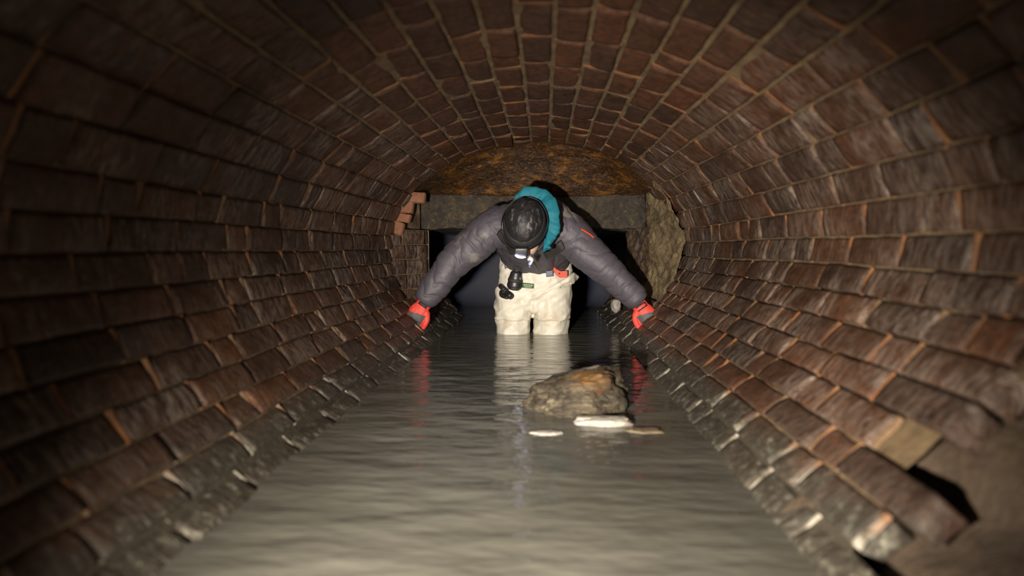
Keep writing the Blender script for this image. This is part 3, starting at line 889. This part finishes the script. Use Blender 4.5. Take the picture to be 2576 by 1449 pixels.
mb.grid(rows); me = mb.mesh('cuff'); bm = bmesh.new(); bm.from_mesh(me); bmesh.ops.remove_doubles(bm, verts=bm.verts[:], dist=1e-5); bmesh.ops.recalc_face_normals(bm, faces=bm.faces[:]); bm.to_mesh(me); bm.free()
cuff = link('cuff', me, M_black, beanie)

# headlamp (worn) --------------------------------------------------------
LP = at(1311, 634, (headpt(math.radians(84), math.radians(90), 1.10)).y - .018)
def box_rounded(name, c, X, Yv, Z, mat, parent=None, bev=.3, seg=3):
    bm = bmesh.new(); bmesh.ops.create_cube(bm, size=2)
    bmesh.ops.bevel(bm, geom=bm.edges[:], offset=bev, segments=seg, profile=.5, affect='EDGES')
    for v in bm.verts: v.co = X * v.co.x + Yv * v.co.y + Z * v.co.z
    for f in bm.faces: f.smooth = True
    bmesh.ops.recalc_face_normals(bm, faces=bm.faces[:])
    me = bpy.data.meshes.new(name); bm.to_mesh(me); bm.free()
    o = link(name, me, mat, parent)
    o.location = c
    return o
lr_ = Matrix.Rotation(math.radians(-8), 3, 'Y')
hb = box_rounded('headlamp', LP, lr_ @ Vector((.029, 0, -.004)), Vector((0, .020, .004)), lr_ @ Vector((.004, -.006, .020)), M_plas, person); hb['label'] = 'black headlamp glowing at its lower edge'
hb.location = LP
mb = MB(); P_, R_ = spline([Vector((-.024, -.020, -.013)), Vector((-.012, -.021, -.020)), Vector((.004, -.021, -.023)), Vector((.019, -.019, -.022))], [(.003, .005), (.0042, .005), (.0032, .004), (.0015, .002)], 5)
tube(mb, P_, R_, Vector((0, -1, 0)), 12); ln = link('lamp_lens', mb.mesh('lens'), M_lamp, hb)
mb = MB(); ellipsoid(mb, Vector((-.018, -.018, .012)), (Vector((.004, 0, 0)), Vector((0, .003, 0)), Vector((0, 0, .004)))); link('button', mb.mesh('b'), M_metal, hb)
mb = MB(); st = [headpt(math.radians(84), math.radians(d), 1.115) for d in range(60, -215, -15)]
P_, R_ = spline(st, [(.011, .003)] * len(st), 3)
inner = MB()
for i, p in enumerate(P_): pass
def strap(st, name, mat, parent, w_=.011, th=.003):
    mb = MB(); rows = []
    for p in st:
        o_ = (p - HC); o_ = (o_ - hu * o_.dot(hu)).normalized()
        rows.append([p + hu * w_ + o_ * th, p + hu * w_, p - hu * w_, p - hu * w_ + o_ * th, p + hu * w_ + o_ * th])
    mb.grid(rows); return link(name, mb.mesh(name), mat, parent)
strap([headpt(math.radians(84), math.radians(d), 1.10) for d in range(95, 460, 6)], 'head_strap', M_strapm, hb).matrix_parent_inverse = Matrix.Translation(-LP)

# gloves -----------------------------------------------------------------
def glove(W, K, thumbside, n, sgn):
    W, K = Vector(W), Vector(K); d = (K - W).normalized(); L = (K - W).length
    e = Vector(thumbside); e = (e - d * e.dot(d)).normalized(); n = Vector(n); n = (n - d * n.dot(d) - e * n.dot(e)).normalized()
    mb = MB()
    limb(mb, [W - d * .035, W + d * .005, W + d * L * .5, K - d * .008, K + d * .006], [(.037, .029), (.036, .026), (.045, .025), (.048, .023), (.044, .018)], up=n, k=4)
    tips = []
    for off, ln_ in ((.033, .072), (.011, .082), (-.012, .076), (-.033, .060)):
        p0 = K + e * off - d * .012; pts = [p0]; rr = [.0135]
        for (ang, fr) in ((18, .45), (58, .33), (98, .27)):
            a = math.radians(ang + off * 120); pts.append(pts[-1] + (d * math.cos(a) - n * math.sin(a) + e * off * 2.0).normalized() * ln_ * fr); rr.append(.0125 if ang < 90 else .0105)
        limb(mb, pts, rr, up=e, seg=12, k=3); tips.append(pts)
    t0 = W + d * L * .32 + e * .030
    tp = [t0, t0 + (e * .75 + d * .65).normalized() * .032, t0 + (e * .75 + d * .65).normalized() * .032 + (e * .25 + d * .95 - n * .1).normalized() * .034, t0 + (e * .75 + d * .65).normalized() * .032 + (e * .1 + d * .95 - n * .25).normalized() * .060]
    limb(mb, tp, [.019, .0155, .0135, .010], up=n, seg=12, k=4)
    me = fuse(mb, .0028, 4)
    displace(me, lambda p, nn: .0022 * fbm(p * 32, 3))
    o = link('glove', me, [M_red, M_grey], person)
    for pg in me.polygons:
        c = pg.center - W; al = c.dot(d); la = c.dot(e)
        th = la > .030 + .25 * max(0, al - .05)
        edge = L * .66 - la * .35 + .004 * nz(pg.center * 60)
        tip = (pg.center - tp[-1]).length < .018
        pg.material_index = 1 if ((al > edge and not (la > .044)) or tip) else 0
    # black panel on the back of the hand
    B = bvh(me)
    def on(al, la, up_):
        q = W + d * al + e * la + n * .09; h = B.ray_cast(q, -n); return (h[0] if h[0] else q - n * .06) + n * up_
    def patch(a0, a1, l0, l1):
        mbp = MB(); nu_ = max(2, int(abs(l1 - l0) / .005)); nv_ = max(2, int(abs(a1 - a0) / .005))
        top = [[on(a0 + (a1 - a0) * i / nu_ * 0 + (a1 - a0) * jv / nv_, l0 + (l1 - l0) * i / nu_, .0012 if i in (0, nu_) or jv in (0, nv_) else .003) for i in range(nu_ + 1)] for jv in range(nv_ + 1)]
        mbp.grid(top)
        rim = top[0] + [r_[-1] for r_ in top[1:]] + top[-1][-2::-1] + [r_[0] for r_ in top[-2:0:-1]]
        mbp.grid([rim + rim[:1], [q - n * .004 for q in rim + rim[:1]]])
        mm = mbp.mesh('wrist_panel'); b_ = bmesh.new(); b_.from_mesh(mm); bmesh.ops.remove_doubles(b_, verts=b_.verts[:], dist=1e-6); bmesh.ops.recalc_face_normals(b_, faces=b_.faces[:]); b_.to_mesh(mm); b_.free()
        link('wrist_panel', mm, M_strapm, o)
    if sgn < 0: patch(-.004, .011, -.024, .022)
    else:
        patch(.006, .012, -.030, .022); patch(.024, .030, -.030, .022); patch(.012, .024, -.030, -.024); patch(-.012, -.006, -.014, .022)
    return o, tips, tp
gl = glove(at(1066, 766, 3.25), at(1041, 800, 3.24), at(1085, 806, 3.2) - at(1062, 785, 3.2), Vector((.25, -1, .35)), -1)
gr = glove(at(1607, 766, 3.23), at(1634, 802, 3.21), at(1590, 808, 3.2) - at(1612, 785, 3.2), Vector((-.25, -1, .35)), 1)
gl[0]['label'] = 'red glove with grey fingers braced on the left wall'; gr[0]['label'] = 'red glove with grey fingers braced on the right wall'

# things clipped to the waders -------------------------------------------
def torch():
    c = hit(BW, 1296, 708, .028)
    t = bpy.data.objects.new('torch', None); C.objects.link(t); t.location = c
    tag(t, 'round black lamp clipped to the front of the cream waders', 'torch')
    mb = MB(); ax = Vector((.15, -.12, 1)).normalized()
    limb(mb, [ax * .052, ax * .044, ax * .01, -ax * .025, -ax * .044], [(.020, .016), (.030, .024), (.036, .03), (.040, .033), (.026, .022)], k=4, seg=22)
    link('housing', mb.mesh('h'), M_plas, t)
    mb = MB(); ellipsoid(mb, ax * -.036 + Vector((0, -.026, 0)), (Vector((.022, 0, 0)), Vector((0, .010, 0)), Vector((0, 0, .010)))); link('bezel', mb.mesh('b'), M_strapm, t)
    mb = MB(); ellipsoid(mb, Vector((.027, -.025, .016)), (Vector((.007, 0, 0)), Vector((0, .004, 0)), Vector((0, 0, .009)))); link('screw', mb.mesh('s'), M_grey, t)
    mb = MB(); tube(mb, [ax * .016, ax * .012, ax * .002, -ax * .002], [(.036, .030), (.0385, .0325), (.0395, .0335), (.037, .031)], seg=22); link('band', mb.mesh('s'), M_strapm, t)
    mb = MB(); tube(mb, [ax * .050, ax * .060, ax * .066], [(.014, .012), (.015, .012), (.012, .010)], seg=16); link('cap', mb.mesh('s'), M_strapm, t)
    return t
torch()
def small_torch():
    c0 = hit(BW, 1258, 718, .028); c1 = hit(BW, 1284, 745, .030)
    t = bpy.data.objects.new('torch', None); C.objects.link(t); c = (c0 + c1) / 2; t.location = c
    tag(t, 'slim black hand torch hanging aslant below the round lamp', 'torch')
    a, b = c0 - c, c1 - c
    mb = MB(); tube(mb, [a, a.lerp(b, .1), a.lerp(b, .55)], [.011, .014, .014], seg=16); link('barrel', mb.mesh('b'), M_plas, t)
    mb = MB(); tube(mb, [a.lerp(b, .50), a.lerp(b, .55), a.lerp(b, .62), a.lerp(b, .66)], [.013, .017, .017, .013], seg=16); link('grip_ring', mb.mesh('g'), M_strapm, t)
    mb = MB(); tube(mb, [a.lerp(b, .64), a.lerp(b, .78), a.lerp(b, 1.0), a.lerp(b, 1.08)], [.0135, .0165, .0175, .015], seg=16); link('torch_head', mb.mesh('h'), M_plas, t)
    mb = MB(); limb(mb, [a.lerp(b, .15) + Vector((-.004, -.002, -.016)), a.lerp(b, .5) + Vector((-.018, -.003, -.022)), a.lerp(b, .95) + Vector((-.012, 0, -.012))], [.006, .012, .008], k=4, seg=10); link('clip', mb.mesh('c'), M_plas, t)
small_torch()
def whistle():
    px = [(1391, 664), (1398, 676), (1410, 682), (1427, 681), (1427, 698), (1408, 699), (1399, 692), (1392, 680)]
    base = hit(BJ, 1405, 685, .0, 3.43); Yb = min(base.y, hit(BW, 1410, 694).y) - .045
    pts = [at(x, y, Yb) for x, y in px]; c = sum(pts, Vector()) / len(pts)
    bm = bmesh.new(); f1 = bm.faces.new([bm.verts.new(p - c) for p in pts])
    r = bmesh.ops.extrude_face_region(bm, geom=[f1])
    for v in [g for g in r['geom'] if isinstance(g, bmesh.types.BMVert)]: v.co.y -= .016
    bmesh.ops.recalc_face_normals(bm, faces=bm.faces[:])
    bmesh.ops.bevel(bm, geom=bm.edges[:], offset=.0025, segments=2, affect='EDGES')
    me = bpy.data.meshes.new('orange_clip'); bm.to_mesh(me); bm.free()
    t = link('orange_clip', me, M_orange); t.location = c
    tag(t, 'orange plastic clip at the jacket hem over the waders', 'clip')
    mb = MB(); ellipsoid(mb, at(1407, 688, Yb) - c + Vector((0, -.017, 0)), (Vector((.004, 0, 0)), Vector((0, .003, 0)), Vector((0, 0, .004)))); link('rivet', mb.mesh('r'), M_plas, t)
    return Yb
yb = whistle()
slabmesh('waist_tab', [at(1374, 697, yb), at(1392, 695, yb), at(1391, 677, yb), at(1373, 678, yb)], .008, M_tab, waders)

# ------------------------------------------------------------------ light
def spot(name, loc, aim, power, size, blend, rad, col):
    l = bpy.data.lights.new(name, 'SPOT'); l.energy = power; l.spot_size = math.radians(size); l.spot_blend = blend; l.shadow_soft_size = rad; l.color = col
    o = bpy.data.objects.new(name, l); C.objects.link(o); o.location = loc
    o.rotation_euler = (Vector(aim) - Vector(loc)).to_track_quat('-Z', 'Y').to_euler(); return o
LAMP = (-.30, .05, AXZ - .17)
spot('lamp_flood', LAMP, at(1650, 930, 3.4), 370, 77, 1.0, .03, (1.0, .87, .70))
spot('lamp_beam', LAMP, at(1370, 690, 3.4), 330, 36, 1.0, .03, (1.0, .95, .88))
w = bpy.data.worlds.new('world'); S.world = w; w.use_nodes = True
w.node_tree.nodes['Background'].inputs[0].default_value = (.02, .022, .035, 1); w.node_tree.nodes['Background'].inputs[1].default_value = .0

S.view_settings.view_transform = 'Standard'; S.view_settings.look = 'None'; S.view_settings.exposure = 0; S.view_settings.gamma = 1
S.cycles.use_denoising = True
